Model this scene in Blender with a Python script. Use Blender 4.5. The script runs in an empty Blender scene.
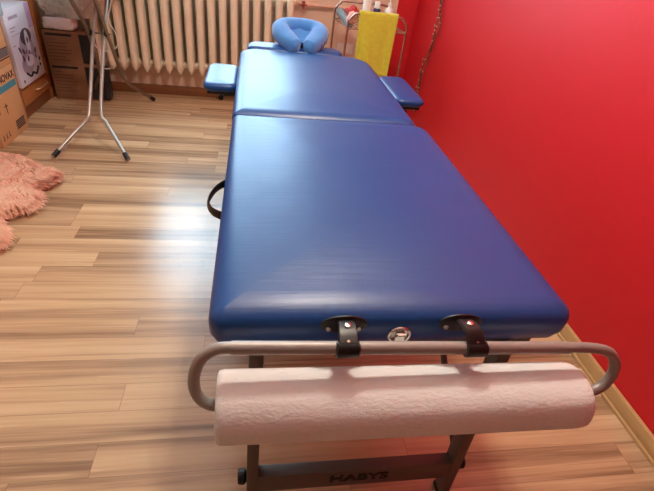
import bpy, bmesh, math, random
from mathutils import Vector, Matrix
random.seed(7)
COL = bpy.context.scene.collection
PI = math.pi
H = 0.70
LAMP = 28
SKY = 15

# ------------------------------------------------------------------ helpers
class MB:
    def __init__(s): s.v=[]; s.f=[]; s.m=[]
    def add(s, vs, fs, mi=0):
        o=len(s.v); s.v+= [tuple(v) for v in vs]; s.f+=[tuple(i+o for i in f) for f in fs]; s.m+=[mi]*len(fs)
    def box(s, x0,x1,y0,y1,z0,z1, bev=0.0, mi=0, seg=2, mat=None):
        bm=bmesh.new(); bmesh.ops.create_cube(bm,size=1)
        for v in bm.verts:
            v.co=Vector(((x0+x1)/2+v.co.x*(x1-x0),(y0+y1)/2+v.co.y*(y1-y0),(z0+z1)/2+v.co.z*(z1-z0)))
        if bev>0: bmesh.ops.bevel(bm,geom=list(bm.edges),offset=bev,segments=seg,affect='EDGES',profile=.5)
        if mat is not None: bm.transform(mat)
        s.bm(bm,mi); return s
    def bm(s, bm, mi=0):
        bm.verts.index_update(); bm.verts.ensure_lookup_table()
        s.add([v.co[:] for v in bm.verts],[[v.index for v in f.verts] for f in bm.faces],mi); bm.free(); return s
    def tube(s, pts, r, n=12, smooth=0, mi=0, ry=None, cap=True, close=False, up=None):
        pts=[Vector(p) for p in pts]
        rs = r if isinstance(r,(list,tuple)) else [r]*len(pts)
        if smooth:
            pts,rs=crom(pts,rs,smooth,close)
        N=len(pts); rings=[]
        t0=(pts[1]-pts[0]).normalized()
        ref=Vector(up) if up else (Vector((0,0,1)) if abs(t0.z)<.9 else Vector((1,0,0)))
        nrm=(ref-t0*ref.dot(t0)).normalized()
        for i,p in enumerate(pts):
            if close: t=(pts[(i+1)%N]-pts[i-1]).normalized()
            else: t=(pts[min(i+1,N-1)]-pts[max(i-1,0)]).normalized()
            nrm=(nrm-t*nrm.dot(t)).normalized(); b=t.cross(nrm)
            k=(ry/r if (ry and not isinstance(r,(list,tuple))) else 1)
            rings.append([p+nrm*(rs[i]*k*math.sin(a*2*PI/n))+b*(rs[i]*math.cos(a*2*PI/n)) for a in range(n)])
        vs=[v for q in rings for v in q]; fs=[]
        M=N if close else N-1
        for i in range(M):
            j=(i+1)%N
            for a in range(n):
                c=(a+1)%n
                fs.append((i*n+a,j*n+a,j*n+c,i*n+c))
        if cap and not close:
            fs.append(tuple(range(n))); fs.append(tuple(reversed([(N-1)*n+a for a in range(n)])))
        s.add(vs,fs,mi); return s
    def lathe(s, prof, c=(0,0,0), n=24, axis='z', mi=0):
        vs=[];fs=[]
        for (r,h) in prof:
            for a in range(n):
                x,y=r*math.cos(a*2*PI/n),r*math.sin(a*2*PI/n)
                p=(x,y,h) if axis=='z' else ((h,x,y) if axis=='x' else (y,h,x))
                vs.append((p[0]+c[0],p[1]+c[1],p[2]+c[2]))
        for i in range(len(prof)-1):
            for a in range(n):
                b=(a+1)%n; fs.append((i*n+a,i*n+b,(i+1)*n+b,(i+1)*n+a))
        fs.append(tuple(reversed(range(n)))); fs.append(tuple((len(prof)-1)*n+a for a in range(n)))
        s.add(vs,fs,mi); return s

def crom(pts,rs,k,close=False):
    P=[];Rr=[];N=len(pts)
    g=(lambda i: pts[i%N]) if close else (lambda i: pts[max(0,min(N-1,i))])
    h=(lambda i: rs[i%N]) if close else (lambda i: rs[max(0,min(N-1,i))])
    for i in range(N if close else N-1):
        for j in range(k):
            t=j/k; a,b,c,d=g(i-1),g(i),g(i+1),g(i+2)
            P.append(.5*((2*b)+(c-a)*t+(2*a-5*b+4*c-d)*t*t+(3*b-a-3*c+d)*t**3)); Rr.append(h(i)*(1-t)+h(i+1)*t)
    if not close: P.append(pts[-1]); Rr.append(rs[-1])
    return P,Rr

def wloc(o):
    v=Vector((0,0,0))
    while o is not None: v=v+Vector(o.location); o=o.parent
    return v
def obj(name, mb, mat, parent=None, base=None, ang=40, smooth=True, label=None):
    me=bpy.data.meshes.new(name)
    if parent is not None: off=wloc(parent)
    elif base is not None: off=Vector(base)
    else: off=Vector((0,0,0))
    me.from_pydata([tuple(Vector(v)-off) for v in mb.v],[],mb.f)
    mats=mat if isinstance(mat,(list,tuple)) else [mat]
    for m in mats: me.materials.append(m)
    me.polygons.foreach_set('material_index',mb.m)
    bm=bmesh.new(); bm.from_mesh(me); bmesh.ops.recalc_face_normals(bm,faces=bm.faces); bm.to_mesh(me); bm.free()
    if smooth:
        me.polygons.foreach_set('use_smooth',[True]*len(me.polygons)); me.set_sharp_from_angle(angle=math.radians(ang))
    me.update()
    o=bpy.data.objects.new(name,me); COL.objects.link(o)
    if parent is not None: o.parent=parent
    elif base is not None: o.location=off
    if label: o['label']=label
    return o
def tag(o,label,cat,group=None,kind=None):
    o['label']=label; o['category']=cat
    if group: o['group']=group
    if kind: o['kind']=kind
    return o
def thing(name,label,cat,loc,group=None):
    o=bpy.data.objects.new(name,None); o.empty_display_size=.05; COL.objects.link(o); o.location=loc
    return tag(o,label,cat,group)
def struct(name,mb,mat,parent=None,**k):
    o=obj(name,mb,mat,parent,**k)
    if parent is None: o['kind']='structure'
    return o
def text_mesh(body,size,mat4,depth=.0006,bold=0.0,sx=1.0):
    cu=bpy.data.curves.new('t','FONT'); cu.body=body; cu.size=size; cu.extrude=depth; cu.offset=bold
    cu.align_x='CENTER'; cu.align_y='CENTER'
    ob=bpy.data.objects.new('t',cu); COL.objects.link(ob)
    dg=bpy.context.evaluated_depsgraph_get(); dg.update()
    me=bpy.data.meshes.new_from_object(ob.evaluated_get(dg))
    mb=MB(); M=mat4@Matrix.Diagonal((sx,1,1,1))
    mb.add([M@v.co for v in me.vertices],[tuple(p.vertices) for p in me.polygons])
    bpy.data.objects.remove(ob); bpy.data.curves.remove(cu); bpy.data.meshes.remove(me)
    return mb

# ------------------------------------------------------------------ materials
def srgb(r,g,b):
    f=lambda c: (c/255/12.92) if c/255<=.04045 else ((c/255+.055)/1.055)**2.4
    return (f(r),f(g),f(b),1)
def mat(name, col, rough=.5, metal=0, bump=None, var=None, coat=0, spec=.5, trans=0, alpha=1, sheen=0):
    m=bpy.data.materials.new(name); m.use_nodes=True; nt=m.node_tree; b=nt.nodes['Principled BSDF']
    b.inputs['Base Color'].default_value=col; b.inputs['Roughness'].default_value=rough; b.inputs['Metallic'].default_value=metal
    b.inputs['Specular IOR Level'].default_value=spec; b.inputs['Coat Weight'].default_value=coat
    b.inputs['Transmission Weight'].default_value=trans; b.inputs['Alpha'].default_value=alpha
    b.inputs['Sheen Weight'].default_value=sheen
    tc=nt.nodes.new('ShaderNodeTexCoord')
    if var or bump:
        mp=nt.nodes.new('ShaderNodeMapping'); nt.links.new(tc.outputs['Object'],mp.inputs['Vector'])
    if var:
        sc,amt,strt=var[0],var[1],(var[2] if len(var)>2 else (1,1,1))
        mp2=nt.nodes.new('ShaderNodeMapping'); mp2.inputs['Scale'].default_value=strt
        nt.links.new(tc.outputs['Object'],mp2.inputs['Vector'])
        n=nt.nodes.new('ShaderNodeTexNoise'); n.inputs['Scale'].default_value=sc; n.inputs['Detail'].default_value=5
        nt.links.new(mp2.outputs[0],n.inputs['Vector'])
        mx=nt.nodes.new('ShaderNodeMix'); mx.data_type='RGBA'
        mx.inputs[6].default_value=tuple(c*(1-amt) for c in col[:3])+(1,)
        mx.inputs[7].default_value=tuple(min(1,c*(1+amt)) for c in col[:3])+(1,)
        nt.links.new(n.outputs['Fac'],mx.inputs[0]); nt.links.new(mx.outputs[2],b.inputs['Base Color'])
    if bump:
        sc,st,strt=bump[0],bump[1],(bump[2] if len(bump)>2 else (1,1,1)); dist=bump[3] if len(bump)>3 else .002
        mp.inputs['Scale'].default_value=strt
        n=nt.nodes.new('ShaderNodeTexNoise'); n.inputs['Scale'].default_value=sc; n.inputs['Detail'].default_value=4
        nt.links.new(mp.outputs[0],n.inputs['Vector'])
        bp=nt.nodes.new('ShaderNodeBump'); bp.inputs['Strength'].default_value=st; bp.inputs['Distance'].default_value=dist
        nt.links.new(n.outputs['Fac'],bp.inputs['Height']); nt.links.new(bp.outputs[0],b.inputs['Normal'])
    return m

def floor_material():
    m=bpy.data.materials.new('laminate_floor'); m.use_nodes=True; nt=m.node_tree; N=nt.nodes; L=nt.links; b=N['Principled BSDF']
    def math_(op,a,b_=None,c=None):
        n=N.new('ShaderNodeMath'); n.operation=op
        for i,q in enumerate((a,b_,c)):
            if q is None: continue
            if isinstance(q,(int,float)): n.inputs[i].default_value=q
            else: L.new(q,n.inputs[i])
        return n.outputs[0]
    tc=N.new('ShaderNodeTexCoord'); sp=N.new('ShaderNodeSeparateXYZ'); L.new(tc.outputs['Object'],sp.inputs[0])
    X,Y=sp.outputs[0],sp.outputs[1]
    SW=.0965
    yr=math_('DIVIDE',math_('ADD',Y,5.0-.0075),SW); row=math_('FLOOR',yr); fy=math_('FRACT',yr)
    wn=N.new('ShaderNodeTexWhiteNoise'); wn.noise_dimensions='1D'; L.new(row,wn.inputs['W'])
    xo=math_('ADD',math_('ADD',X,10),math_('MULTIPLY',wn.outputs['Value'],3.7))
    xr=math_('DIVIDE',xo,.86); col=math_('FLOOR',xr); fx=math_('FRACT',xr)
    wn2=N.new('ShaderNodeTexWhiteNoise'); wn2.noise_dimensions='2D'
    cb=N.new('ShaderNodeCombineXYZ'); L.new(row,cb.inputs[0]); L.new(col,cb.inputs[1]); L.new(cb.outputs[0],wn2.inputs['Vector'])
    rnd=wn2.outputs['Value']
    # long soft grain, shifted for each strip
    cv=N.new('ShaderNodeCombineXYZ')
    L.new(math_('MULTIPLY',X,.55),cv.inputs[0]); L.new(math_('MULTIPLY',Y,17.0),cv.inputs[1]); L.new(math_('MULTIPLY',rnd,37.0),cv.inputs[2])
    g1=N.new('ShaderNodeTexNoise'); g1.inputs['Scale'].default_value=1.0; g1.inputs['Detail'].default_value=5; g1.inputs['Roughness'].default_value=.62; g1.inputs['Distortion'].default_value=.6
    L.new(cv.outputs[0],g1.inputs['Vector'])
    cv2=N.new('ShaderNodeCombineXYZ')
    L.new(math_('MULTIPLY',X,3.5),cv2.inputs[0]); L.new(math_('MULTIPLY',Y,120.0),cv2.inputs[1]); L.new(math_('MULTIPLY',rnd,11.0),cv2.inputs[2])
    g2=N.new('ShaderNodeTexNoise'); g2.inputs['Scale'].default_value=1.0; g2.inputs['Detail'].default_value=4
    L.new(cv2.outputs[0],g2.inputs['Vector'])
    t=math_('ADD',math_('MULTIPLY',math_('SUBTRACT',g1.outputs['Fac'],.5),1.7),math_('MULTIPLY',math_('SUBTRACT',g2.outputs['Fac'],.5),.45))
    t=math_('ADD',math_('ADD',t,.5),math_('MULTIPLY',math_('SUBTRACT',rnd,.5),.42))
    # one side of each strip is darker heartwood
    cr=N.new('ShaderNodeValToRGB'); L.new(t,cr.inputs[0])
    e=cr.color_ramp.elements; e[0].position=.0; e[0].color=srgb(124,92,66); e[1].position=1; e[1].color=srgb(222,192,152)
    for p_,c_ in ((.2,srgb(148,116,86)),(.42,srgb(182,148,113)),(.6,srgb(202,168,129)),(.8,srgb(212,180,140))):
        q=e.new(p_); q.color=c_
    ey=math_('MULTIPLY',math_('MINIMUM',fy,math_('SUBTRACT',1.0,fy)),SW)
    ex=math_('MULTIPLY',math_('MINIMUM',fx,math_('SUBTRACT',1.0,fx)),.86)
    ed=math_('MINIMUM',ey,ex); line=math_('LESS_THAN',ed,.0009)
    mx=N.new('ShaderNodeMix'); mx.data_type='RGBA'; mx.inputs[7].default_value=srgb(105,78,60)
    L.new(math_('MULTIPLY',line,.55),mx.inputs[0]); L.new(cr.outputs[0],mx.inputs[6]); L.new(mx.outputs[2],b.inputs['Base Color'])
    b.inputs['Roughness'].default_value=.27; b.inputs['Specular IOR Level'].default_value=.75
    rr=math_('ADD',.19,math_('MULTIPLY',g2.outputs['Fac'],.12)); L.new(rr,b.inputs['Roughness'])
    bp=N.new('ShaderNodeBump'); bp.inputs['Strength'].default_value=.12; bp.inputs['Distance'].default_value=.001
    L.new(g2.outputs['Fac'],bp.inputs['Height']); L.new(bp.outputs[0],b.inputs['Normal'])
    return m
def vinyl_material():
    m=mat('blue_vinyl',(.002,.054,.23,1),rough=.37,spec=.5)
    nt=m.node_tree;N=nt.nodes;L=nt.links;b=N['Principled BSDF']
    tc=N.new('ShaderNodeTexCoord')
    mp=N.new('ShaderNodeMapping'); mp.inputs['Scale'].default_value=(6,170,60); L.new(tc.outputs['Object'],mp.inputs['Vector'])
    n=N.new('ShaderNodeTexNoise'); n.inputs['Scale'].default_value=1; n.inputs['Detail'].default_value=3; L.new(mp.outputs[0],n.inputs['Vector'])
    n2=N.new('ShaderNodeTexNoise'); n2.inputs['Scale'].default_value=5; n2.inputs['Detail'].default_value=1; L.new(tc.outputs['Object'],n2.inputs['Vector'])
    n3=N.new('ShaderNodeTexVoronoi'); n3.inputs['Scale'].default_value=420; L.new(tc.outputs['Object'],n3.inputs['Vector'])
    b1=N.new('ShaderNodeBump'); b1.inputs['Strength'].default_value=.26; b1.inputs['Distance'].default_value=.0014; L.new(n.outputs['Fac'],b1.inputs['Height'])
    b2=N.new('ShaderNodeBump'); b2.inputs['Strength'].default_value=.5; b2.inputs['Distance'].default_value=.006; L.new(n2.outputs['Fac'],b2.inputs['Height']); L.new(b1.outputs[0],b2.inputs['Normal'])
    b3=N.new('ShaderNodeBump'); b3.inputs['Strength'].default_value=.15; b3.inputs['Distance'].default_value=.0004; L.new(n3.outputs['Distance'],b3.inputs['Height']); L.new(b2.outputs[0],b3.inputs['Normal'])
    L.new(b3.outputs[0],b.inputs['Normal'])
    return m
def paint_split(name,c1,c2,xs,rough=.55):
    m=mat(name,c1,rough=rough,bump=(90,.15,(1,1,1),.001)); nt=m.node_tree;N=nt.nodes;L=nt.links
    tc=N.new('ShaderNodeTexCoord'); sp=N.new('ShaderNodeSeparateXYZ'); L.new(tc.outputs['Object'],sp.inputs[0])
    g=N.new('ShaderNodeMath'); g.operation='GREATER_THAN'; g.inputs[1].default_value=xs; L.new(sp.outputs[0],g.inputs[0])
    mx=N.new('ShaderNodeMix'); mx.data_type='RGBA'; mx.inputs[6].default_value=c1; mx.inputs[7].default_value=c2
    L.new(g.outputs[0],mx.inputs[0]); L.new(mx.outputs[2],N['Principled BSDF'].inputs['Base Color']); return m
def fur_material():
    m=mat('pink_fur',srgb(240,170,140),rough=.8,spec=.2,sheen=.3); nt=m.node_tree;N=nt.nodes;L=nt.links
    tc=N.new('ShaderNodeTexCoord'); n=N.new('ShaderNodeTexNoise'); n.inputs['Scale'].default_value=7; n.inputs['Detail'].default_value=6; n.inputs['Roughness'].default_value=.75
    L.new(tc.outputs['Object'],n.inputs['Vector']); cr=N.new('ShaderNodeValToRGB'); L.new(n.outputs['Fac'],cr.inputs[0])
    e=cr.color_ramp.elements; e[0].position=.32; e[0].color=srgb(232,138,108); e[1].position=.62; e[1].color=srgb(252,205,172)
    L.new(cr.outputs[0],N['Principled BSDF'].inputs['Base Color']); return m

RED=srgb(204,26,37)
M=dict(
 floor=floor_material(), vinyl=vinyl_material(),
 red=mat('red_wall_paint',RED,rough=.5,bump=(60,.2,(1,1,1),.002),spec=.35),
 far=paint_split('far_wall_paint',srgb(226,198,176),RED,1.125),
 beige=mat('beige_wall_paint',srgb(228,205,180),rough=.7),
 taupe=mat('taupe_wall_paint',srgb(120,105,95),rough=.8),
 ceil=mat('ceiling_paint',srgb(240,236,228),rough=.8),
 skirt=mat('oak_skirting',srgb(196,158,108),rough=.4,var=(6,.18,(1,.4,8))),
 skirtd=mat('brown_skirting',srgb(128,82,50),rough=.4,var=(6,.25,(1,1,8))),
 white=mat('white_lacquer',srgb(240,240,238),rough=.35),
 rad=mat('radiator_enamel',srgb(236,222,198),rough=.42,var=(5,.05)),
 pipe=mat('pipe_paint',srgb(222,178,154),rough=.45),
 tap=mat('tap_red',srgb(150,60,50),rough=.5),
 alu=mat('grey_metal',srgb(154,150,144),rough=.42,metal=.25,var=(20,.06)),
 alud=mat('grey_leg_metal',srgb(104,98,93),rough=.45,metal=.3,var=(20,.06)),
 chrome=mat('chrome',srgb(215,212,205),rough=.22,metal=1),
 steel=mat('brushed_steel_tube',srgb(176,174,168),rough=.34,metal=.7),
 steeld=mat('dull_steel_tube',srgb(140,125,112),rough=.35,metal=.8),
 black=mat('black_plastic',srgb(20,19,20),rough=.4,bump=(400,.2,(1,1,1),.0004)),
 blackr=mat('black_rubber',srgb(16,16,17),rough=.6),
 paper=mat('embossed_paper',srgb(240,243,242),rough=.9,spec=.15,bump=(170,.55,(.55,1,1),.0025)),
 core=mat('cardboard_core',srgb(170,140,105),rough=.9),
 card=mat('cardboard',srgb(206,158,112),rough=.85,spec=.2,var=(8,.08)),
 card_shaded=mat('shaded_cardboard',srgb(146,110,82),rough=.85,spec=.2,var=(8,.1)),  # rear boxes: shade under the ironing board put into the cardboard colour
 ink=mat('black_print',srgb(38,33,32),rough=.8),
 inks=mat('faint_print',srgb(92,70,54),rough=.8),
 teal=mat('teal_print',srgb(70,140,158),rough=.7),
 greyp=mat('grey_print',srgb(105,102,104),rough=.8),
 wood=mat('cabinet_wood',srgb(172,112,62),rough=.42,var=(5,.22,(1,1,9))),
 woodd=mat('cabinet_wood_dark',srgb(120,76,44),rough=.5,var=(5,.2,(1,1,9))),
 brass=mat('pale_handle',srgb(210,180,140),rough=.3,metal=.5),
 carton=mat('white_carton',srgb(222,226,240),rough=.45,var=(4,.05)),
 lilac=mat('lilac_print',srgb(196,176,222),rough=.5,var=(14,.15)),
 pgrey=mat('photo_grey',srgb(170,165,185),rough=.5,var=(20,.2)),
 pdark=mat('photo_dark',srgb(78,72,92),rough=.5,var=(30,.3)),
 plum=mat('photo_plum',srgb(96,58,84),rough=.5),
 aqua=mat('pale_blue_plastic',srgb(196,228,236),rough=.15,trans=.3),
 bag=mat('translucent_bag',srgb(208,214,206),rough=.4,trans=.0,bump=(32,1.0,(1,1,1),.03),var=(12,.15)),
 bagw=mat('white_bag',srgb(238,236,234),rough=.45,bump=(22,.8,(1,1,1),.015)),
 grey=mat('grey_cloth',srgb(150,150,150),rough=.8,var=(6,.15,(1,1,.3))),
 cable=mat('white_cable',srgb(225,215,200),rough=.5),
 towel=mat('yellow_terry',srgb(214,214,72),rough=.95,spec=.1,var=(45,.16),bump=(160,1.0,(1,1,1),.006),sheen=.4),
 terry=mat('light_blue_cover',srgb(74,140,208),rough=.85,spec=.2,var=(30,.08),bump=(120,.4,(1,1,1),.003),sheen=.5),
 fur=fur_material(),
 rackm=mat('rack_chrome',srgb(185,165,155),rough=.25,metal=.9),
 bottle=mat('white_bottle',srgb(238,240,238),rough=.3),
 navy=mat('navy_label',srgb(34,40,100),rough=.4),
 redc=mat('red_cloth',srgb(176,40,38),rough=.8,var=(25,.3)),
 pinkc=mat('pale_pink_cloth',srgb(232,176,160),rough=.8,var=(25,.3)),
 greyc=mat('grey_checked_cloth',srgb(120,125,125),rough=.8,var=(60,.5)),
 sock=mat('socket_plastic',srgb(245,243,240),rough=.4),
 twig=mat('brown_twig',srgb(112,62,44),rough=.8,var=(60,.3)),
 bud=mat('pale_bud',srgb(214,170,140),rough=.7),
 board=mat('board_cover',srgb(120,130,150),rough=.9),
 cream=mat('lamp_shade_fabric',srgb(235,225,205),rough=.8),
)
def glass():
    m=bpy.data.materials.new('window_glass'); m.use_nodes=True; nt=m.node_tree; nt.nodes.clear()
    o=nt.nodes.new('ShaderNodeOutputMaterial'); t=nt.nodes.new('ShaderNodeBsdfTransparent'); g=nt.nodes.new('ShaderNodeBsdfGlossy'); g.inputs['Roughness'].default_value=.02
    mx=nt.nodes.new('ShaderNodeMixShader'); mx.inputs[0].default_value=.06
    nt.links.new(t.outputs[0],mx.inputs[1]); nt.links.new(g.outputs[0],mx.inputs[2]); nt.links.new(mx.outputs[0],o.inputs[0]); return m
M['glass']=glass()

# ------------------------------------------------------------------ room
XR, YF, XL, YB, ZC = 1.28, 3.2, -1.98, -2.6, 2.5
WX0,WX1,WZ0,WZ1 = -.95,.36,.93,2.32
T=.12
struct('floor',MB().box(XL-T,XR+T,YB-T,YF+T,-.1,0),M['floor'],smooth=False)
struct('ceiling',MB().box(XL-T,XR+T,YB-T,YF+T,ZC,ZC+.1),M['ceil'],smooth=False)
struct('wall_right',MB().box(XR,XR+T,YB-T,YF+T,0,ZC),M['red'],smooth=False)
struct('wall_left',MB().box(XL-T,XL,YB-T,YF+T,0,ZC),M['beige'],smooth=False)
struct('wall_back',MB().box(XL,XR,YB-T,YB,0,ZC),M['taupe'],smooth=False)
w=MB(); w.box(XL,WX0,YF,YF+T,0,ZC); w.box(WX1,XR,YF,YF+T,0,ZC); w.box(WX0,WX1,YF,YF+T,0,WZ0); w.box(WX0,WX1,YF,YF+T,WZ1,ZC)
struct('wall_far',w,M['far'],smooth=False)
struct('baseboard_right',MB().box(XR-.016,XR,YB,YF-.016,0,.06,.004).box(XR-.024,XR,YB,YF-.016,0,.012,.003),M['skirt'])
struct('baseboard_far',MB().box(XL,XR,YF-.016,YF,0,.07,.004),M['skirtd'])
# window
fr=MB(); t_=.05
fr.box(WX0,WX1,YF+.03,YF+.09,WZ0,WZ0+t_); fr.box(WX0,WX1,YF+.03,YF+.09,WZ1-t_,WZ1)
fr.box(WX0,WX0+t_,YF+.03,YF+.09,WZ0+t_,WZ1-t_); fr.box(WX1-t_,WX1,YF+.03,YF+.09,WZ0+t_,WZ1-t_)
xm=(WX0+WX1)/2; fr.box(xm-.035,xm+.035,YF+.03,YF+.09,WZ0+t_,WZ1-t_)
win=obj('window_1',fr,M['white'],base=(xm,YF+.06,WZ0)); win['kind']='structure'
for a,b in ((WX0+t_,xm-.035),(xm+.035,WX1-t_)):
    obj('pane',MB().box(a,b,YF+.058,YF+.062,WZ0+t_,WZ1-t_),M['glass'],win,smooth=False)
obj('window_sill',MB().box(WX0-.06,WX1+.06,YF-.04,YF+.03,WZ0-.03,WZ0,.006),M['white'],win)

# ------------------------------------------------------------------ radiator
rad=thing('radiator','cream cast iron column radiator on the far wall under the window','radiator',(-.33,3.09,.2))
def section(xc):
    mb=MB()
    for yy in (3.032,3.092,3.152):
        # column with pointed foot
        prof=[(.002,.205),(.012,.222),(.021,.245),(.0235,.28),(.0235,.74),(.021,.775),(.010,.80),(.002,.803)]
        b2=MB(); b2.lathe(prof,(0,0,0),n=14)
        mb.add([(xc+v[0]*1.06,yy+v[1]*1.2,v[2]) for v in b2.v],b2.f)
    mb.box(xc-.019,xc+.019,3.045,3.135,.235,.285,.014); mb.box(xc-.019,xc+.019,3.045,3.135,.735,.79,.014)
    mb.tube([(xc-.0395,3.09,.262),(xc+.0395,3.09,.262)],.021,n=14)
    mb.tube([(xc-.0395,3.09,.762),(xc+.0395,3.09,.762)],.021,n=14)
    return mb
s0=obj('section',section(.30),M['rad'],rad)
for i in range(1,18):
    c=s0.copy(); COL.objects.link(c); c.parent=rad; c.location=(-.079*i,0,0)
for xb in (-.80,.14): obj('wall_bracket',MB().tube([(xb,3.15,.72),(xb,3.1985,.72)],.008),M['pipe'],rad)

# heating pipe with valve
hp=thing('heating_pipe','pink painted heating pipe running along the far wall from the radiator towards the red wall','pipe',(.8,3.15,.745))
obj('pipe',MB().tube([(.345,3.10,.755),(.36,3.13,.748),(.40,3.15,.742),(.9,3.15,.748),(.97,3.152,.748),(.99,3.17,.748),(.992,3.2,.748)],.0125,smooth=4),M['pipe'],hp)
v=MB().lathe([(.018,-.012),(.02,0),(.018,.012)],(.40,3.15,.742),n=12,axis='x')
v.tube([(.40,3.15,.742),(.40,3.10,.742)],.009); v.tube([(.375,3.10,.742),(.425,3.10,.742)],.006); v.tube([(.40,3.10,.715),(.40,3.10,.77)],.006)
obj('valve',v,M['tap'],hp,label='brown cross-handled valve')
obj('clamp',MB().tube([(.62,3.15,.7455),(.62,3.2,.7455)],.006),M['pipe'],hp)

# ------------------------------------------------------------------ pads
def rrect(x0,x1,y0,y1,rad,n=8):
    """rad = radii (x0y0, x1y0, x1y1, x0y1)"""
    pts=[]
    cs=[(x0,y0,PI),(x1,y0,1.5*PI),(x1,y1,0),(x0,y1,.5*PI)]
    sx=[1,-1,-1,1]; sy=[1,1,-1,-1]
    for k,(cx,cy,a0) in enumerate(cs):
        r=max(rad[k],1e-4)
        for i in range(n+1):
            a=a0+i/n*PI/2; pts.append((cx+sx[k]*r+r*math.cos(a),cy+sy[k]*r+r*math.sin(a)))
    return pts
def pad(x0,x1,y0,y1,zt,zb,er=.03,cr=(.03,)*4,crown=.008,bulge=.004,bot=.012,seg=10,wide=1.0):
    eh=er*wide
    rings=[]
    def ring(d,z):
        m=min(x1-x0,y1-y0)/2-.0005; dd=min(d,m)
        rings.append([(x,y,z) for x,y in rrect(x0+dd,x1-dd,y0+dd,y1-dd,[max(r-dd,.0005) if dd>0 else r-dd for r in cr])])
    ring(bot+.02,zb); ring(bot,zb+.001); ring(bot*.45,zb+.006); ring(.002,zb+.018)
    hs=zt-er
    ring(-bulge+.001,zb+(hs-zb)*.6); ring(-bulge,hs)
    for i in range(1,seg+1):
        a=i/seg*PI/2; ring(-bulge+(eh+bulge)*(1-math.cos(a))**(.5+.5*wide), hs+er*math.sin(a)*.93)
    z0=hs+er*.93; w=min(x1-x0,y1-y0)/2
    for k in (.03,.06,.1,.15,.2,.26,.33,.4,.48,.56,.64,.72,.8,.88,.95,.999):
        ring(eh+(w-eh)*k, None)
    cx,cy,hx,hy=(x0+x1)/2,(y0+y1)/2,(x1-x0)/2-eh,(y1-y0)/2-eh
    for q in rings:
        for i,v in enumerate(q):
            if v[2] is None:
                ux=max(0,1-abs((v[0]-cx)/hx)**2.6); uy=max(0,1-abs((v[1]-cy)/hy)**6)
                q[i]=(v[0],v[1],z0+crown*ux*uy)
    n=len(rings[0]); vs=[v for r in rings for v in r]; fs=[]
    for i in range(len(rings)-1):
        for a in range(n):
            b=(a+1)%n; fs.append((i*n+a,i*n+b,(i+1)*n+b,(i+1)*n+a))
    fs.append(tuple(reversed(range(n))))
    k=(len(rings)-1)*n
    # close the centre with a strip
    fs.append(tuple(k+a for a in range(n)))
    mb=MB(); mb.add(vs,fs); return mb

W=.62; YM=.925
tb=thing('massage_table','long folding massage table with blue vinyl top on grey metal legs beside the red wall','massage table',(.31,.92,0))
obj('cushion',pad(-.008,W+.020,-.002,YM-.005,.702,.616,er=.036,cr=(.022,.030,.055,.014),crown=.009,bulge=.005,bot=.016,wide=1.6),M['vinyl'],tb)
obj('cushion',pad(-.013,W-.001,YM+.005,1.85,.70,.624,er=.034,cr=(.014,.035,.13,.08),crown=.009,bulge=.003,wide=1.3),M['vinyl'],tb)
f=MB()
for ya,yb in ((.022,YM-.004),(YM+.004,1.79)):
    f.box(.022,.046,ya,yb,.584,.626,.003); f.box(W-.046,W-.022,ya,yb,.584,.626,.003)
    f.box(.046,W-.046,ya,ya+.024,.584,.626,.003); f.box(.046,W-.046,yb-.024,yb,.584,.626,.003)
obj('frame',f,M['alud'],tb)
obj('hinge',MB().tube([(.08,YM,.60),(.16,YM,.60)],.008).box(.08,.16,YM-.03,YM+.03,.590,.594),M['chrome'],tb)
obj('hinge',MB().tube([(.46,YM,.60),(.54,YM,.60)],.008).box(.46,.54,YM-.03,YM+.03,.590,.594),M['chrome'],tb)
for ex,ey,sg in ((0,.005,1),(0,1.70,-1)):
    for lx,top in ((.050,.053),(.560,.530)):
        lg=MB().box(0,.026,ey,ey+.038,.012,.60,.003)
        lean=lambda z: lx+(top-lx)*z/.60
        lg.v=[(v[0]+lean(v[2]),v[1],v[2]) for v in lg.v]
        o=obj('leg',lg,M['alud'],tb)
        side=-1 if lx<.3 else 1
        xk=lean(.145)+(-.009 if side<0 else .035)
        obj('knob',MB().lathe([(.006,-.012),(.016,-.011),(.018,-.004),(.018,.004),(.012,.009)],(xk,ey+.02,.145),n=12,axis='x'),M['black'],o,label='black height adjustment knob')
        obj('foot',MB().box(lx-.003,lx+.029,ey-.003,ey+.041,0,.016,.004),M['blackr'],o)
        yb=ey+(.045 if sg>0 else -.007)
        obj('brace',MB().tube([(lx+.013,yb,.17),(lx-.02 if lx>.3 else lx+.02,yb+sg*.45,.59)],.009,n=8),M['alud'],tb)
    obj('crossbar',MB().box(.075,.562,ey+.002,ey+.032,.100,.170,.003),M['alud'],tb)
ft=text_mesh('HABYS',.040,Matrix.Translation((.320,.0062,.138))@Matrix.Rotation(PI/2,4,'X'),depth=.0008,bold=.001,sx=1.22)
obj('lettering',ft,M['ink'],tb,smooth=False)
# carry handle, black loop on the left side
hl=MB().tube([(.012,.515,.655),(-.012,.500,.662),(-.031,.47,.664),(-.043,.43,.664),(-.045,.395,.663),(-.034,.366,.662),(-.012,.350,.66),(.012,.345,.655)],.003,n=8,smooth=5,ry=.011,up=(0,0,1))
hl2=MB(); hl2.v=[v for v in hl.v]; hl2.f=hl.f; hl2.m=hl.m
obj('carry_handle',hl2,M['black'],tb,label='black carrying handle loop')
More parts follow.
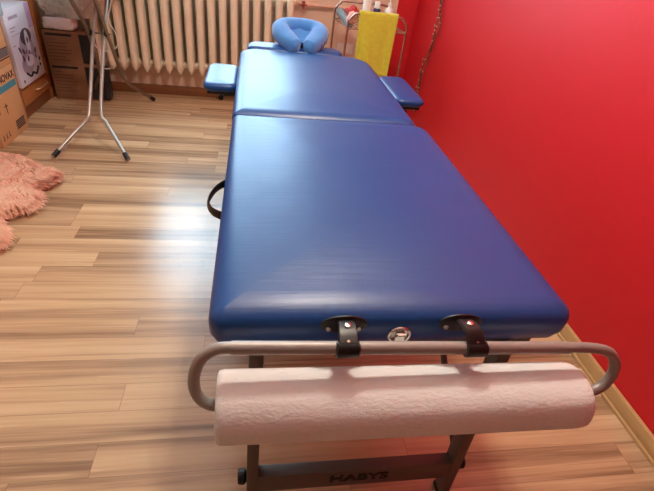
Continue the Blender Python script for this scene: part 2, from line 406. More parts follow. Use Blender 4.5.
# latch
lt=MB(); LZ0=.652; LC=.309
ring=[(LC+.0185*math.cos(a*PI/9),-.0085,LZ0+.0175*math.sin(a*PI/9)) for a in range(18)]
lt.tube(ring,.003,n=8,close=True,up=(0,1,0))
lt.box(LC-.009,LC+.009,-.016,-.004,LZ0-.022,LZ0+.010,.003); lt.tube([(LC-.009,-.015,LZ0+.002),(LC-.006,-.019,LZ0+.011),(LC+.006,-.019,LZ0+.011),(LC+.009,-.015,LZ0+.002)],.0025,n=6)
lt.box(LC-.007,LC+.007,-.019,-.006,LZ0-.034,LZ0-.022,.003)
lo_=obj('latch',lt,M['chrome'],tb,label='chrome butterfly latch'); obj('latch_dish',MB().lathe([(.017,-.0072),(.017,-.002)],(LC,0,LZ0),n=20,axis='y'),M['chrome'],lo_)

# ------------------------------------------------------------------ paper roll holder
hd=thing('paper_roll_holder','grey metal tube holder strapped to the near end of the massage table','paper holder',(.31,-.055,.56))
BY=-.056
zl,zr=.684,.664
bz=lambda x: zl+(zr-zl)*(x-.027)/.573
obj('bar',MB().tube([(.027,BY,bz(.027)),(.60,BY,bz(.60))],.0108,n=20),M['alu'],hd)
obj('hoop',MB().tube([(.04,BY,bz(.04)),(.01,BY,bz(.01)-.001),(-.012,BY-.003,.672),(-.024,BY-.008,.652),(-.029,BY-.013,.625),(-.025,BY-.018,.600),(-.012,BY-.022,.583),(.010,BY-.024,.576),(.05,BY-.024,.575)],.0093,n=16,smooth=5),M['alu'],hd)
obj('hoop',MB().tube([(.58,BY,bz(.58)),(.64,BY,bz(.64)),(.68,BY-.003,.655),(.701,BY-.008,.636),(.709,BY-.013,.612),(.703,BY-.018,.588),(.688,BY-.022,.573),(.662,BY-.024,.566),(.62,BY-.024,.564)],.0093,n=16,smooth=5),M['alu'],hd)
def oval_plate(xc,zc):
    mb=MB(); b2=MB(); b2.lathe([(.5,0),(.5,.35),(.42,.8),(.30,1.0)],n=28)
    mb.add([(xc+v[0]*.080,-.006-v[2]*.006,zc+v[1]*.040) for v in b2.v],b2.f); return mb
for xc,dx in ((.2085,-.003),(.4145,.009)):
    pl=obj('mounting_plate',oval_plate(xc,.679),M['black'],hd,label='black oval mounting plate')
    for sx in (-.027,.024):
        obj('screw',MB().lathe([(.0035,-.0148),(.0045,-.012),(.0045,-.009)],(xc+sx,0,.674),n=10,axis='y'),M['steel'],pl)
    bzx=bz(xc+dx)
    path=[(xc,-.010,.690),(xc+dx*.15,-.022,.696),(xc+dx*.5,-.042,.697),(xc+dx*.85,-.060,bzx+.0135)]
    for a in range(0,9):
        an=PI*.5-a*PI*1.35/8
        path.append((xc+dx,BY-math.cos(an)*.0135 if True else 0,bzx+math.sin(an)*.0135))
    P,_=crom([Vector(q) for q in path],[1]*len(path),3)
    mb=MB(); n=len(P); vs=[]; 
    for i,q in enumerate(P):
        hw=.0135+.0065*min(1,i/(n*.45))
        tt=(P[min(i+1,n-1)]-P[max(i-1,0)]).normalized(); nn=Vector((1,0,0)).cross(tt).normalized()
        for (a,b) in ((-1,-.6),(-.85,.9),(-.5,1),(.5,1),(.85,.9),(1,-.6)):
            vs.append(q+Vector((hw*a,0,0))-nn*(.0022*b))
    fs=[]
    for i in range(n-1):
        for a in range(6):
            b=(a+1)%6; fs.append((i*6+a,i*6+b,(i+1)*6+b,(i+1)*6+a))
    fs.append(tuple(range(6))); fs.append(tuple(reversed([(n-1)*6+a for a in range(6)])))
    mb.add(vs,fs); st=obj('strap',mb,M['black'],hd,label='black strap wrapped around the bar')
    obj('screw',MB().lathe([(.0015,.7035),(.005,.7025),(.006,.6985)],(xc+dx*.25,-.030,0),n=12),M['chrome'],st)
    obj('screw',MB().lathe([(.0015,bzx+.0178),(.003,bzx+.0172),(.004,bzx+.014)],(xc+dx*.9,-.0575,0),n=10),M['steeld'],st)
# paper roll
rl=thing('paper_roll','thick roll of white embossed couch paper hanging from the grey tube holder','paper roll',(.325,-.08,.562))
def roll():
    mb=MB(); n=72; rings=[]
    prof=[(.008,.019),(.005,.030),(.005,.052),(.0075,.0562),(.015,.0580)]
    L_=[(p[0],p[1]) for p in prof]+[(x,.0580) for x in (.1,.2,.3,.4,.5,.6)]+[(.645-p[0]*1.3,p[1]) for p in reversed(prof)]
    vs=[];fs=[]
    for x,r in L_:
        zc=.5735-.007*x/.65
        for a in range(n):
            an=a/n*2*PI; rr=r
            if r>.05: rr=r+.0012*math.sin(3*an+.4)+.0006*math.sin(7*an+x*6)
            vs.append((x,-.08-.004*x/.65+rr*math.cos(an),zc+rr*math.sin(an)))
    for i in range(len(L_)-1):
        for a in range(n):
            b=(a+1)%n; fs.append((i*n+a,i*n+b,(i+1)*n+b,(i+1)*n+a))
    k=(len(L_)-1)*n
    for a in range(n): # inner wall
        b=(a+1)%n; fs.append((k+a,k+b,b,a))
    mb.add(vs,fs); return mb
obj('paper',roll(),M['paper'],rl,ang=60)
core=MB(); n=24; vs=[];fs=[]
for x,r in ((.003,.0105),(.003,.0188),(.643,.0188),(.643,.0105)):
    for a in range(n):
        an=a/n*2*PI; vs.append((x,-.0815+r*math.cos(an),.5735-.007*x/.65+r*math.sin(an)))
for i in range(4):
    for a in range(n):
        b=(a+1)%n; j=(i+1)%4; fs.append((i*n+a,i*n+b,j*n+b,j*n+a))
core.add(vs,fs); obj('core',core,M['core'],rl)

# ------------------------------------------------------------------ armrests
for name_lab,x0,x1,y0,y1,zt,sd in (('blue padded side armrest sticking out over the wooden floor, left of the table',-.145,-.018,1.32,1.64,.665,-1),
                             ('blue padded side armrest between the massage table and the red wall',.645,.772,1.29,1.655,.665,1)):
    a=thing('armrest',name_lab,'armrest',((x0+x1)/2,(y0+y1)/2,zt-.05),'side armrests of the massage table')
    obj('cushion',pad(x0,x1,y0,y1,zt,zt-.036,er=.019,cr=(.035,)*4,crown=.004,bulge=.003,bot=.01),M['vinyl'],a)
    b=MB().box(x0+.012,x1-.012,y0+.02,y1-.02,zt-.050,zt-.0355,.004)
    yy=y0+.11
    xa=(.03 if sd<0 else .59)
    b.box(min(xa,(x0+x1)/2),max(xa,(x0+x1)/2),yy-.018,yy+.018,zt-.079,zt-.050,.004)
    obj('bracket',b,M['black'],a,label='black armrest bracket')
    obj('knob',MB().tube([((x0+x1)/2-sd*.0,yy-.02,zt-.075),((x0+x1)/2,yy-.05,zt-.075)],.011,n=12),M['black'],a)
# arm shelf at head end
ah=thing('front_armrest','blue crescent arm cushion at the head end of the table behind the face cradle','armrest',(.26,1.93,.62))
obj('cushion',pad(.02,.50,1.862,2.00,.70,.655,er=.022,cr=(.03,.03,.068,.068),crown=.003,bulge=.003,bot=.01),M['vinyl'],ah)
obj('bracket',MB().box(.05,.47,1.885,1.965,.642,.656,.004).box(.12,.15,1.74,1.90,.634,.648,.003).box(.40,.43,1.74,1.90,.634,.648,.003),M['black'],ah)

# ------------------------------------------------------------------ face cradle
fc=thing('face_cradle','light blue horseshoe face cradle cushion standing at the head end of the table','face cradle',(.287,1.99,.70))
C0=Vector((.287,1.975,.746)); tilt=math.radians(12)
def cr_pt(x,y,z):
    yy=y*math.cos(tilt)-z*math.sin(tilt); zz=y*math.sin(tilt)+z*math.cos(tilt); return C0+Vector((x,yy,zz))
half=[(.033,-.120,-.012),(.050,-.090,-.008),(.075,-.045,-.004),(.096,.0,.002),(.102,.042,.004),(.082,.082,.004),(.042,.100,.004)]
path=[(-x,y,z) for x,y,z in half]+[(0,.114,0)]+list(reversed(half))
pts=[cr_pt(*q) for q in path]
rr=[.030,.041,.046,.046,.043,.038,.034,.032,.034,.038,.043,.046,.046,.041,.030]
cm=MB()
pp,rs=crom(pts,rr,5)
up=cr_pt(0,0,1)-cr_pt(0,0,0)
vs=[];fs=[];n=20
for i,q in enumerate(pp):
    t=(pp[min(i+1,len(pp)-1)]-pp[max(i-1,0)]).normalized(); b=t.cross(up).normalized()
    for a in range(n):
        an=a/n*2*PI; c_,s_=math.cos(an),math.sin(an)
        c2=math.copysign(abs(c_)**.75,c_); s2=math.copysign(abs(s_)**.75,s_)
        vs.append(q+b*(rs[i]*c2)+up*(.040*s2))
for i in range(len(pp)-1):
    for a in range(n):
        c=(a+1)%n; fs.append((i*n+a,(i+1)*n+a,(i+1)*n+c,i*n+c))
# rounded ends
def endcap(base,q,out):
    k=len(vs); vs.append(q+out)
    for a in range(n): fs.append((base+a,base+(a+1)%n,k))
endcap(0,pp[0],(pp[0]-pp[1]).normalized()*.012); endcap((len(pp)-1)*n,pp[-1],(pp[-1]-pp[-2]).normalized()*.012)
cm.add(vs,fs); cu=obj('cushion',cm,M['terry'],fc,ang=70)
# gathered elastic hem on the outer right side
for k in range(5):
    an=k*.17; i=int(len(pp)*(.70+.045*k)); q=pp[min(i,len(pp)-1)]; t=(pp[min(i+1,len(pp)-1)]-pp[i-1]).normalized(); b=-t.cross(up).normalized()
    r=rs[min(i,len(rs)-1)]
    sgn=1 if (q+b*r-C0).length>(q-b*r-C0).length else -1
    g=MB().tube([q+b*(sgn*r*.62)-up*(r*.72),q+b*(sgn*r*.93)-up*(r*.45),q+b*(sgn*r*1.0)-up*(r*.05),q+b*(sgn*r*.97)+up*(r*.2)],.0022,n=6,smooth=3)
    obj('gather',g,M['navy'],cu)
ic=MB(); tv=[]; tfc=[]; ni=20
for k in range(6):
    q_=k/5
    for a in range(ni):
        an=a*2*PI/ni; yl=math.sin(an); wd_=.096*(.62+.38*yl)
        cy0=-.045*(q_)+.0*(1-q_)
        x_=wd_*math.cos(an)*(1-q_*.72); y_=cy0+.095*yl*(1-q_*.78)
        tv.append(cr_pt(x_,y_,.004*(1-q_)-.034*q_))
for k in range(5):
    for a in range(ni): tfc.append((k*ni+a,k*ni+(a+1)%ni,(k+1)*ni+(a+1)%ni,(k+1)*ni+a))
ic.add(tv,tfc); q_=obj('inner_cover',ic,M['terry'],fc,ang=80)
sm=q_.modifiers.new('s','SOLIDIFY'); sm.thickness=.003
pf=MB()
b2=MB(); b2.box(-.10,.10,-.09,.10,-.056,-.043,.004); pf.add([cr_pt(*v) for v in b2.v],b2.f)
pf.box(.268,.306,1.905,1.93,.700,.728,.003)
obj('platform',pf,M['black'],fc,label='black cradle platform')
obj('support_rod',MB().tube([(.22,1.80,.612),(.22,1.97,.612),(.22,2.03,.70)],.007,smooth=4),M['steel'],fc)
obj('support_rod',MB().tube([(.354,1.80,.612),(.354,1.97,.612),(.354,2.03,.70)],.007,smooth=4),M['steel'],fc)

# ------------------------------------------------------------------ tubular rack with towel
rk=thing('tubular_rack','tubular metal rack with arched ends in the corner by the red wall','rack',(.83,2.77,0))
def arch(y,x0,x1,zt):
    return MB().tube([(x0,y,.012),(x0,y,.3),(x0,y,zt-.09),(x0+.008,y,zt-.045),(x0+.035,y,zt-.012),(x0+.075,y,zt),(x1-.075,y,zt),(x1-.035,y,zt-.012),(x1-.008,y,zt-.045),(x1,y,zt-.09),(x1,y,.3),(x1,y,.012)],.0075,n=12,smooth=5)
obj('end_frame',arch(2.60,.645,1.04,.792),M['rackm'],rk)
obj('end_frame',arch(2.95,.607,1.02,.812),M['rackm'],rk)
for z in (.30,.70):
    sh=MB()
    sh.tube([(.645,2.6,z),(.607,2.95,z)],.005); sh.tube([(1.04,2.6,z),(1.02,2.95,z)],.005)
    sh.tube([(.645,2.6,z),(1.04,2.6,z)],.005); sh.tube([(.607,2.95,z),(1.02,2.95,z)],.005)
    for i in range(1,12):
        k=i/12; sh.tube([(.645+.395*k,2.6,z+.003),(.607+.413*k,2.95,z+.003)],.0022,n=6)
    obj('wire_shelf',sh,M['rackm'],rk)
for x,y in ((.645,2.6),(1.04,2.6),(.607,2.95),(1.02,2.95)):
    obj('foot',MB().lathe([(.010,0),(.012,.004),(.012,.03),(.009,.034)],(x,y,0),n=12),M['blackr'],rk)
# towel
def towel():
    nu,nv=26,40; xa,xb=.712,.968; vs=[];fs=[]
    for j in range(nv+1):
        s=j/nv
        for i in range(nu+1):
            u=i/nu; x=xa+(xb-xa)*u
            front=.36+.03*u; back=.26; tot=front+back+.03
            d=s*tot; yb=2.60; zt=.803
            if d<front: z=zt-(front-d); y=yb-.0125; k=(front-d)/front
            elif d<front+.03:
                a=(d-front)/.03*PI; y=yb-.0125*math.cos(a); z=zt+.006*math.sin(a); k=0
            else: z=zt-(d-front-.03); y=yb+.0125; k=(d-front-.03)/back
            w=.010*k*math.sin(u*9+1.2)+.005*k*math.sin(u*19+z*9)
            y+= w if d<front else abs(w)*.5
            x+= -.006*k*math.sin(u*PI*2)+(.012*k*(1-2*u)) 
            vs.append((x,y,z))
    for j in range(nv):
        for i in range(nu): fs.append((j*(nu+1)+i,j*(nu+1)+i+1,(j+1)*(nu+1)+i+1,(j+1)*(nu+1)+i))
    mb=MB(); mb.add(vs,fs); return mb
tw=obj('towel',towel(),M['towel'],base=(.84,2.6,.44),ang=80); tag(tw,'yellow terry towel draped over the front arch of the metal rack','towel')
sm=tw.modifiers.new('s','SOLIDIFY'); sm.thickness=.006; sm.offset=0
# bottles on rack
b=thing('bottle','tall white bottle on the rack behind the left half of the yellow towel','bottle',(.79,2.76,.7052))
obj('body',MB().lathe([(.026,.7052),(.029,.712),(.029,.86),(.024,.885),(.012,.90),(.011,.915)],(.79,2.76,0)),M['bottle'],b)
obj('cap',MB().lathe([(.015,.912),(.016,.94),(.013,.945)],(.79,2.76,0)),M['navy'],b)
b=thing('bottle','short white bottle with dark blue label in the middle behind the yellow towel','bottle',(.865,2.78,.7052))
obj('body',MB().lathe([(.022,.7052),(.024,.71),(.024,.80),(.02,.81)],(.865,2.78,0)),M['navy'],b)
obj('cap',MB().lathe([(.02,.8105),(.02,.845),(.017,.85)],(.865,2.78,0)),M['bottle'],b)
b=thing('bottle','white pump dispenser bottle behind the right corner of the yellow towel','bottle',(.945,2.76,.7052))
obj('body',MB().lathe([(.028,.7052),(.032,.712),(.032,.795),(.026,.815),(.012,.825),(.012,.835)],(.945,2.76,0)),M['bottle'],b)
obj('pump',MB().lathe([(.013,.8355),(.013,.85),(.004,.852),(.004,.875),(.009,.877),(.009,.885)],(.945,2.76,0),n=16).tube([(.945,2.76,.881),(.92,2.73,.880),(.912,2.722,.874)],.003),M['bottle'],b)
# crumpled cloths on the shelf
def blob(c,r,seed,amp=.35,n=3,freq=18):
    bm=bmesh.new(); bmesh.ops.create_icosphere(bm,subdivisions=n,radius=1)
    from mathutils import noise
    for v in bm.verts:
        d=noise.noise(v.co*1.7+Vector((seed,0,0)))*amp+noise.noise(v.co*4+Vector((0,seed,0)))*amp*.5
        q=v.co*(1+d); v.co=Vector((c[0]+q.x*r[0],c[1]+q.y*r[1],max(c[2]+q.z*r[2],c[2]-r[2]*.8)))
    mb=MB(); mb.bm(bm); return mb
o=obj('cloth',blob((.705,2.81,.757),(.045,.085,.045),3.1),M['redc'],base=(.70,2.78,.709)); tag(o,'crumpled red cloth on the rack shelf left of the yellow towel','cloth')
o=obj('cloth',blob((.680,2.665,.752),(.032,.045,.038),8.2),M['pinkc'],base=(.68,2.665,.715)); tag(o,'small pale pink crumpled cloth at the front of the rack shelf','cloth')
o=obj('cloth',MB().tube([(.632,2.93,.745),(.645,2.86,.74),(.655,2.78,.725),(.663,2.70,.712),(.668,2.645,.712)],.02,n=10,smooth=4,ry=.03),M['greyc'],base=(.65,2.8,.71)); tag(o,'grey patterned rolled cloth along the left side of the rack shelf','cloth')
# wall sockets
sk=thing('wall_socket','white double wall socket on the far wall behind the tubular rack','socket',(.77,3.195,.45))
for x in (.725,.79):
    q=obj('socket_plate',MB().box(x-.029,x+.029,3.188,3.2,.415,.492,.004),M['sock'],sk)
    obj('recess',MB().lathe([(.019,3.1875),(.019,3.189)],(x,0,.455),n=20,axis='y'),M['sock'],q)

# ------------------------------------------------------------------ garland on red wall
gl=thing('twig_garland','twisted brown twig garland hanging on the red wall behind the right armrest','garland',(1.262,2.7,.15))
def garl(off,ph):
    base=[(2.70,1.06),(2.672,.93),(2.645,.83),(2.625,.75),(2.662,.636),(2.715,.509),(2.74,.377),(2.75,.287),(2.742,.21),(2.727,.15)]
    P,_=crom([Vector((1.262,y,z)) for y,z in base],[1]*len(base),7)
    out=[]
    for i,q in enumerate(P):
        a=i*.42+ph; out.append(q+Vector((.009*math.sin(a)-.001,off+.013*math.cos(a),0)))
    return out
allp=[]
for off,ph in ((-.016,0),(.018,PI),(.002,1.7)):
    P=garl(off,ph); allp.append(P); obj('twig',MB().tube(P,.0035,n=6),M['twig'],gl)
lv=MB(); bd=MB()
for P in allp:
    for i in range(2,len(P)-1,2):
        q=P[i]; a=random.random()*6.28; d=Vector((-.2*random.random()-.1,math.cos(a),math.sin(a))).normalized(); l=.012+.012*random.random()
        s=d.cross(Vector((1,0,0))).normalized()*.004
        x=Vector((-.0015,0,0))
        lv.add([q,q+d*l*.5+s,q+d*l,q+d*l*.5-s,q+d*l*.5+x*1.5],[(0,1,4),(1,2,4),(2,3,4),(3,0,4),(0,3,2,1)])
        if random.random()<.45:
            bm=bmesh.new(); bmesh.ops.create_icosphere(bm,subdivisions=1,radius=.0055); bm.transform(Matrix.Translation(q+Vector((-.006,0,0))+d*.004)); bd.bm(bm)
o=obj('leaves',lv,M['twig'],gl); o['kind']='stuff'
o=obj('buds',bd,M['bud'],gl,label='pale buds'); o['kind']='stuff'
obj('hook',MB().tube([(1.28,2.70,1.06),(1.258,2.70,1.06)],.003,n=8),M['steel'],gl)

# ------------------------------------------------------------------ ironing board
ib=thing('ironing_board','folded-out ironing board with crossed steel tube legs in front of the radiator','ironing board',(-.87,2.5,0))
fl=[(-1.045,1.95,.014),(-.962,2.07,.10),(-.905,2.14,.155),(-.887,2.19,.215),(-.893,2.5,.545),(-.885,2.65,.712),(-.875,2.80,.865)]
frr=[(-.652,1.95,.014),(-.742,2.07,.10),(-.795,2.14,.155),(-.825,2.19,.215),(-.832,2.5,.547),(-.828,2.65,.715),(-.825,2.80,.865)]
rl_=[(-1.105,3.0,.014),(-1.06,2.90,.12),(-1.01,2.83,.20),(-.975,2.77,.26),(-.918,2.5,.556),(-.910,2.3,.756),(-.908,2.19,.865)]
rr_=[(-.695,3.0,.014),(-.775,2.90,.11),(-.825,2.83,.18),(-.838,2.77,.25),(-.812,2.5,.556),(-.789,2.3,.766),(-.786,2.19,.865)]
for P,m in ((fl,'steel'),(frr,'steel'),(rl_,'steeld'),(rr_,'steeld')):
    o=obj('leg',MB().tube(P,.0105,n=14,smooth=5),M[m],ib)
    d=(Vector(P[0])-Vector(P[1])).normalized(); q=Vector(P[0])
    obj('foot_cap',MB().tube([q-d*.045,q-d*.002],[.0135,.0145],n=12),M['blackr'],o,label='black rubber foot cap')
obj('pivot_rod',MB().tube([(-.935,2.51,.557),(-.795,2.51,.557)],.005,n=8),M['steeld'],ib)
for x in (-.905,-.822):
    obj('pivot_cap',MB().lathe([(.016,-.008),(.016,.008)],(x,2.505,.556),n=14,axis='x'),M['black'],ib)
bd=MB(); op=[(-1.02,3.12),(-.69,3.12),(-.69,2.35),(-.73,2.15),(-.80,2.04),(-.855,2.01),(-.91,2.04),(-.98,2.15),(-1.02,2.35)]
nb=len(op); vs=[(x,y,.866) for x,y in op]+[(x,y,.895) for x,y in op]
bd.add(vs,[tuple(reversed(range(nb))),tuple(range(nb,2*nb))]+[(i,(i+1)%nb,nb+(i+1)%nb,nb+i) for i in range(nb)])
obj('board',bd,M['board'],ib)
# white cord looping around the legs
cd=obj('cord',MB().tube([(-.80,2.83,.92),(-.83,2.75,.70),(-.855,2.72,.60),(-.832,2.74,.52),(-.829,2.75,.444),(-.87,2.73,.41),(-.905,2.73,.40),(-.955,2.73,.42),(-.975,2.73,.47),(-.965,2.73,.38),(-.962,2.73,.31),(-.92,2.73,.292),(-.875,2.74,.305),(-.83,2.75,.35)],.0035,n=8,smooth=6),M['cable'],base=(-.9,2.74,.30)); tag(cd,'white electric cord looped around the ironing board legs','cord')

# ------------------------------------------------------------------ pink fur rug
outline=[(-1.62,1.86),(-1.42,1.90),(-1.28,1.885),(-1.17,1.86),(-1.08,1.79),(-1.00,1.745),(-.945,1.70),(-.925,1.64),(-.96,1.575),(-1.005,1.55),(-.965,1.50),(-.94,1.43),(-.955,1.37),(-1.01,1.345),(-1.04,1.29),(-.985,1.20),(-.955,1.13),(-.97,1.08),(-1.15,1.03),(-1.35,1.05),(-1.55,1.12),(-1.66,1.4)]
OV,_=crom([Vector((x,y,0)) for x,y in outline],[1]*len(outline),4,True)
def inside(x,y):
    c=False; n=len(OV); j=n-1
    for i in range(n):
        a,b=OV[i],OV[j]
        if (a.y>y)!=(b.y>y) and x<(b.x-a.x)*(y-a.y)/(b.y-a.y)+a.x: c=not c
        j=i
    return c
def edist(x,y): return min(math.hypot(x-p.x,y-p.y) for p in OV)
cen=Vector((-1.3,1.47,0))
rg=MB(); n=len(OV); lev=[(.97,.002),(.95,.010),(.90,.022),(.8,.034),(.5,.036),(.05,.036)]
vs=[];fs=[]
for k,z in lev:
    for p in OV: q=cen+(p-cen)*(k*.96); vs.append((q.x,q.y,z))
for i in range(len(lev)-1):
    for a in range(n):
        b=(a+1)%n; fs.append((i*n+a,i*n+b,(i+1)*n+b,(i+1)*n+a))
fs.append(tuple(reversed(range(n)))); fs.append(tuple((len(lev)-1)*n+a for a in range(n)))
rg.add(vs,fs)
from mathutils import noise
fv=[];ff=[]
rnd=random.Random(3); cnt=0
while cnt<26000:
    x=rnd.uniform(-1.66,-.90); y=rnd.uniform(1.02,1.92)
    if x<-1.5 and rnd.random()<.7: continue
    if not inside(x,y): continue
    cnt+=1
    a=noise.noise(Vector((x*4,y*4,0)))*1.6; out=(Vector((x,y,0))-cen).normalized()
    e=edist(x,y)
    d=(out*(1.0 if e<.06 else .45)+Vector((math.cos(a*2),math.sin(a*2)-.4,0))*.7+Vector((rnd.gauss(0,.25),rnd.gauss(0,.25),0))).normalized()
    l=.038+.03*rnd.random(); h=.026+.014*rnd.random(); z0=min(.030,.004+e*.8)
    if e<.03: l*=.75; h*=.8
    s=Vector((-d.y,d.x,0))*(.0022+.0014*rnd.random())
    p0=Vector((x,y,z0)); p1=p0+d*l*.4+Vector((0,0,h*.75)); p2=p0+d*l*.8+Vector((0,0,h*.72)); p3=p0+d*l*1.1+Vector((0,0,h*.35))
    k=len(fv); fv+= [p0-s,p0+s,p1-s,p1+s,p2-s*.7,p2+s*.7,p3]
    ff+=[(k,k+1,k+3,k+2),(k+2,k+3,k+5,k+4),(k+4,k+5,k+6)]
r_=thing('fur_rug','fluffy pink fur rug lying on the wooden floor at the left','rug',(-1.3,1.47,0))
obj('backing',rg,M['fur'],r_)
tf=MB(); tf.add(fv,ff); me=bpy.data.meshes.new('fur'); me.from_pydata([tuple(Vector(v)-Vector((-1.3,1.47,0))) for v in fv],[],ff); me.materials.append(M['fur'])
me.polygons.foreach_set('use_smooth',[True]*len(me.polygons)); fo=bpy.data.objects.new('fur',me); COL.objects.link(fo); fo.parent=r_; fo['kind']='stuff'

# ------------------------------------------------------------------ cabinet
cb=thing('cabinet','brown wooden cabinet with a bottom drawer standing against the left wall','cabinet',(-1.68,2.76,0))
CX=-1.38
c=MB()
c.box(XL+.01,CX,2.455,2.50,.0,1.35,.003); c.box(XL+.01,CX,2.93,3.03,.0,1.35,.003)
c.box(XL+.01,XL+.03,2.50,2.93,.08,1.35); c.box(XL+.03,CX-.004,2.50,2.93,.175,.195,.002); c.box(XL+.03,CX,2.50,2.93,1.0,1.02); c.box(XL+.01,CX,2.455,3.03,1.35,1.37,.003)
obj('body',c,M['wood'],cb)
obj('plinth',MB().box(XL+.03,CX-.012,2.50,2.93,.0,.075),M['woodd'],cb)
dr=obj('drawer',MB().box(CX-.30,CX+.002,2.505,2.985,.078,.172,.004),M['wood'],cb)
obj('handle',MB().tube([(CX+.001,2.70,.132),(CX+.02,2.715,.134),(CX+.026,2.78,.136),(CX+.02,2.85,.138),(CX+.001,2.865,.138)],.005,n=8,smooth=4),M['brass'],dr)
# white printed carton in cabinet
ct=thing('carton','white printed carton with a grey product picture standing in the wooden cabinet','box',(-1.52,2.70,.196))
PX=-1.366
obj('box',MB().box(PX-.30,PX,2.508,2.872,.1955,.632,.002),M['carton'],ct)
def onface(mb2): return mb2
def disc(yc,zc,ry,rz,x=PX,th=.0008,rot=0,n=28):
    mb=MB(); cs,sn=math.cos(rot),math.sin(rot); vs=[]
    for xx in (x,x+th):
        for a in range(n):
            u,v_=ry*math.cos(a*2*PI/n),rz*math.sin(a*2*PI/n); vs.append((xx,yc+u*cs-v_*sn,zc+u*sn+v_*cs))
    mb.add(vs,[tuple(reversed(range(n))),tuple(range(n,2*n))]+[(a,(a+1)%n,n+(a+1)%n,n+a) for a in range(n)]); return mb
pr=MB()
def cat(src,mi): pr.add(src.v,src.f,mi)
cat(disc(2.70,.385,.095,.105),0); cat(disc(2.66,.30,.080,.055,x=PX+.0001),0)
cat(disc(2.72,.455,.075,.048,x=PX+.0010),1)
cat(disc(2.725,.425,.028,.068,x=PX+.0020),2); cat(disc(2.70,.32,.06,.035,x=PX+.0012),2)
for y,z,a,b_,rt in ((2.725,.435,.010,.017,0),(2.715,.365,.008,.014,0),(2.64,.385,.010,.022,.5),(2.62,.345,.010,.02,.4),(2.68,.335,.011,.018,-.3),(2.675,.375,.006,.010,.3),(2.80,.36,.010,.02,-.4),(2.79,.325,.008,.015,0)):
    cat(disc(y,z,a,b_,x=PX+.0030,rot=rt),3)
cat(disc(2.555,.225,.008,.010,x=PX+.001),4)
pr.tube([(PX+.001,2.61,.262),(PX+.001,2.66,.232),(PX+.001,2.70,.245),(PX+.001,2.745,.228),(PX+.001,2.79,.262)],.007,n=8,smooth=4,mi=4)
cat(disc(2.835,.30,.010,.014,x=PX+.001),4); cat(disc(2.83,.265,.010,.010,x=PX+.001),4); cat(disc(2.60,.40,.008,.022,x=PX+.001,rot=.5),4)
pr.box(PX,PX+.0008,2.80,2.868,.49,.63,mi=5)
for y0,y1,z0,z1 in ((2.56,2.68,.572,.590),(2.55,2.62,.525,.531),(2.55,2.60,.508,.513),(2.55,2.76,.486,.489),(2.53,2.57,.43,.436)): pr.box(PX,PX+.0009,y0,y1,z0,z1,mi=0)
obj('picture',pr,[M['pgrey'],M['pdark'],M['carton'],M['plum'],M['ink'],M['lilac']],ct,label='printed grey product picture with small marks')

# ------------------------------------------------------------------ cardboard boxes (left)
def ry90(loc,rot=0): # text plane facing +X, reading towards +Y
    return Matrix.Translation(loc)@Matrix.Rotation(PI/2,4,'Z')@Matrix.Rotation(PI/2,4,'X')@Matrix.Rotation(rot,4,'Z')
BX=-1.338
lb=thing('cardboard_box','tall brown cardboard box with a teal band standing on the floor beside the cabinet','box',(-1.60,2.22,0))
mk=MB().box(BX-.50,BX,2.05,2.395,.0,.378,.003)
mk.box(BX-.001,BX+.0006,2.06,2.385,.262,.298,mi=2)
mk.box(BX,BX+.0006,2.12,2.126,.165,.215,mi=1).box(BX,BX+.0006,2.105,2.141,.205,.211,mi=1).box(BX,BX+.0006,2.20,2.206,.145,.205,mi=1).box(BX,BX+.0006,2.185,2.221,.188,.194,mi=1)
for i in range(5): mk.box(BX,BX+.0006,2.255,2.365,.032+i*.011,.039+i*.011,mi=1)
for y in (2.075,2.11,2.145): mk.box(BX,BX+.0006,y,y+.018,.032,.036,mi=1).box(BX,BX+.0006,y+.006,y+.012,.036,.06,mi=1)
obj('carton_body',mk,[M['card'],M['ink'],M['teal']],lb)
obj('lettering',text_mesh('NOVAX',.052,ry90((BX+.0002,2.292,.327)),bold=.0014,sx=1.0),M['ink'],lb,smooth=False)
ub=thing('cardboard_box','pale cardboard box with a dark grey band stacked on the taller box by the cabinet','box',(-1.60,2.22,.379))
mk=MB().box(BX-.48,BX-.002,2.06,2.405,.379,.618,.003)
mk.box(BX-.003,BX-.0012,2.065,2.398,.423,.462,mi=2); mk.box(BX-.003,BX-.0011,2.065,2.398,.464,.470,mi=1); mk.box(BX-.003,BX-.0011,2.065,2.398,.412,.418,mi=1)
obj('carton_body',mk,[M['card'],M['ink'],M['greyp']],ub)
o=obj('storage_box',MB().box(-1.56,-1.325,2.15,2.449,.6185,.70,.012),M['aqua'],base=(-1.45,2.3,.6185)); tag(o,'pale blue plastic box lying on top of the stacked cardboard boxes','box')

# boxes at the back
YB2=2.93
for lab,z0,z1,xr in (('brown printed cardboard box on the floor in the back corner, bottom of its stack',0,.247,-1.045),
                ('brown printed cardboard box under the plastic bag, top of the stack in the back corner',.2475,.458,-1.04)):
    root=thing('cardboard_box',lab,'box',(-1.2,3.02,z0))
    pm=MB().box(-1.352,xr,YB2,3.035,z0,z1,.003)
    pm.box(-1.335,-1.17,YB2-.0006,YB2,z1-.030,z1-.014,mi=1)
    for i,wd in enumerate((.06,.13,.12,.15,.14,.10,.13)):
        zz=z1-.055-i*.022
        if zz<z0+.02: break
        pm.box(-1.335,-1.335+wd,YB2-.0006,YB2,zz,zz+.004,mi=2)
    pm.box(-1.125,-1.042,YB2-.0008,YB2,z0+.012,z1-.012,mi=1)
    obj('carton_body',pm,[M['card_shaded'],M['ink'],M['inks']],root)
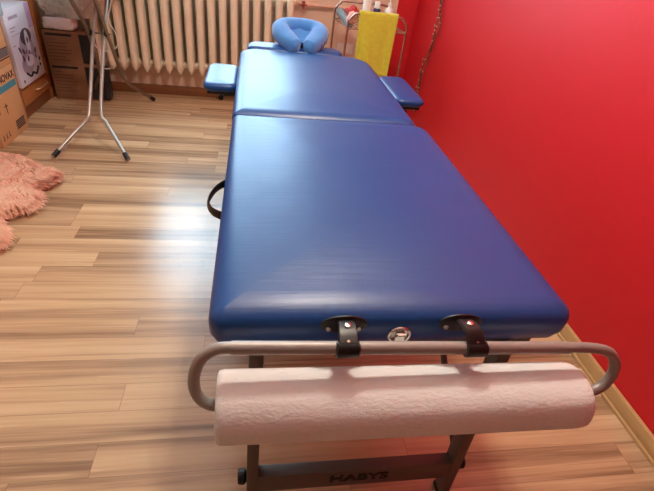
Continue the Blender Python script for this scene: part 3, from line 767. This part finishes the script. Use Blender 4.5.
# bags
def bag(c,r,seed,amp,sub=4):
    bm=bmesh.new(); bmesh.ops.create_icosphere(bm,subdivisions=sub,radius=1)
    for v in bm.verts:
        q=v.co.copy(); m_=max(abs(q.x),abs(q.y),abs(q.z)); q=q.lerp(q/m_,.55)
        d=noise.noise(v.co*2.2+Vector((seed,0,0)))*amp+abs(noise.noise(v.co*5+Vector((0,seed,0))))*amp*.6+abs(noise.noise(v.co*9+Vector((seed,seed,0))))*amp*.35
        q=q*(1+d); v.co=Vector((c[0]+q.x*r[0],c[1]+q.y*r[1],max(c[2]+q.z*r[2],c[2]-r[2])))
    mb=MB(); mb.bm(bm); return mb
o=obj('folded_bag',bag((-1.243,2.985,.500),(.105,.052,.040),2.0,.10),M['bagw'],base=(-1.243,2.985,.4595)); tag(o,'white folded plastic bag lying on the stacked brown boxes','bag')
o=obj('plastic_bag',bag((-1.19,2.985,.72),(.145,.045,.185),5.0,.30,5),M['bag'],base=(-1.19,2.985,.535)); tag(o,'clear grey crumpled plastic bag on top of the white folded bag','bag')
bn=obj('storage_bag',bag((-1.008,2.96,.125),(.028,.05,.120),11,.10),M['ink'],base=(-1.008,2.96,0)); tag(bn,'narrow black bag on the floor beside the lower brown box in the corner','bag')

# ------------------------------------------------------------------ pendant lamp (out of view above the table)
LX,LY,LZ=.354,.85,2.14
pl_=thing('pendant_lamp','three-armed ceiling lamp hanging above the middle of the massage table','lamp',(LX,LY,ZC))
obj('ceiling_rose',MB().lathe([(.05,ZC),(.05,ZC-.02),(.02,ZC-.04)],(LX,LY,0)),M['white'],pl_)
obj('stem',MB().tube([(LX,LY,ZC-.03),(LX,LY,LZ+.12)],.008,n=8),M['white'],pl_)
for k in range(3):
    a=math.radians(20+120*k); bx_,by_=LX+.07*math.cos(a),LY+.07*math.sin(a)
    obj('arm',MB().tube([(LX,LY,LZ+.13),((LX+bx_)/2,(LY+by_)/2,LZ+.16),(bx_,by_,LZ+.13)],.006,n=8,smooth=4),M['white'],pl_)
    obj('socket',MB().lathe([(.015,LZ+.14),(.022,LZ+.13),(.022,LZ+.07)],(bx_,by_,0)),M['white'],pl_)
    ld=bpy.data.lights.new('lamp_light','POINT'); ld.energy=LAMP; ld.color=(1,.875,.74); ld.shadow_soft_size=.035
    lo=bpy.data.objects.new('lamp_light',ld); COL.objects.link(lo); lo.location=(bx_,by_,LZ)
# portal guides the daylight through the window
pd_=bpy.data.lights.new('window_portal','AREA'); pd_.shape='RECTANGLE'; pd_.size=WX1-WX0; pd_.size_y=WZ1-WZ0; pd_.cycles.is_portal=True
po=bpy.data.objects.new('window_portal',pd_); COL.objects.link(po); po.location=(xm,YF+.10,(WZ0+WZ1)/2); po.rotation_euler=(-PI/2,0,0)

wd=bpy.data.worlds.new('sky'); bpy.context.scene.world=wd; wd.use_nodes=True; nt=wd.node_tree
bg=nt.nodes['Background']; bg.inputs['Color'].default_value=(.54,.81,1,1); bg.inputs['Strength'].default_value=SKY

# ------------------------------------------------------------------ camera
yaw,pitch,roll_=.2044,.6153,.1334
cy,sy=math.cos(yaw),math.sin(yaw);cp,sp_=math.cos(pitch),math.sin(pitch);cr_,sr=math.cos(roll_),math.sin(roll_)
fw=Vector((sy*cp,cy*cp,-sp_)); r0=Vector((cy,-sy,0)); u0=r0.cross(fw)
r1=r0*cr_+u0*sr; u1=-r0*sr+u0*cr_
cam=bpy.data.cameras.new('camera'); co=bpy.data.objects.new('camera',cam); COL.objects.link(co)
mw=Matrix(((r1.x,u1.x,-fw.x,.0565),(r1.y,u1.y,-fw.y,-.5158),(r1.z,u1.z,-fw.z,1.2075),(0,0,0,1)))
co.matrix_world=mw; cam.sensor_width=36; cam.lens=444.09/654*36; cam.clip_start=.02
sc=bpy.context.scene; sc.camera=co
sc.view_settings.view_transform='Standard'; sc.view_settings.look='None'; sc.view_settings.gamma=1; sc.view_settings.exposure=-.22
sc.view_settings.use_curve_mapping=False
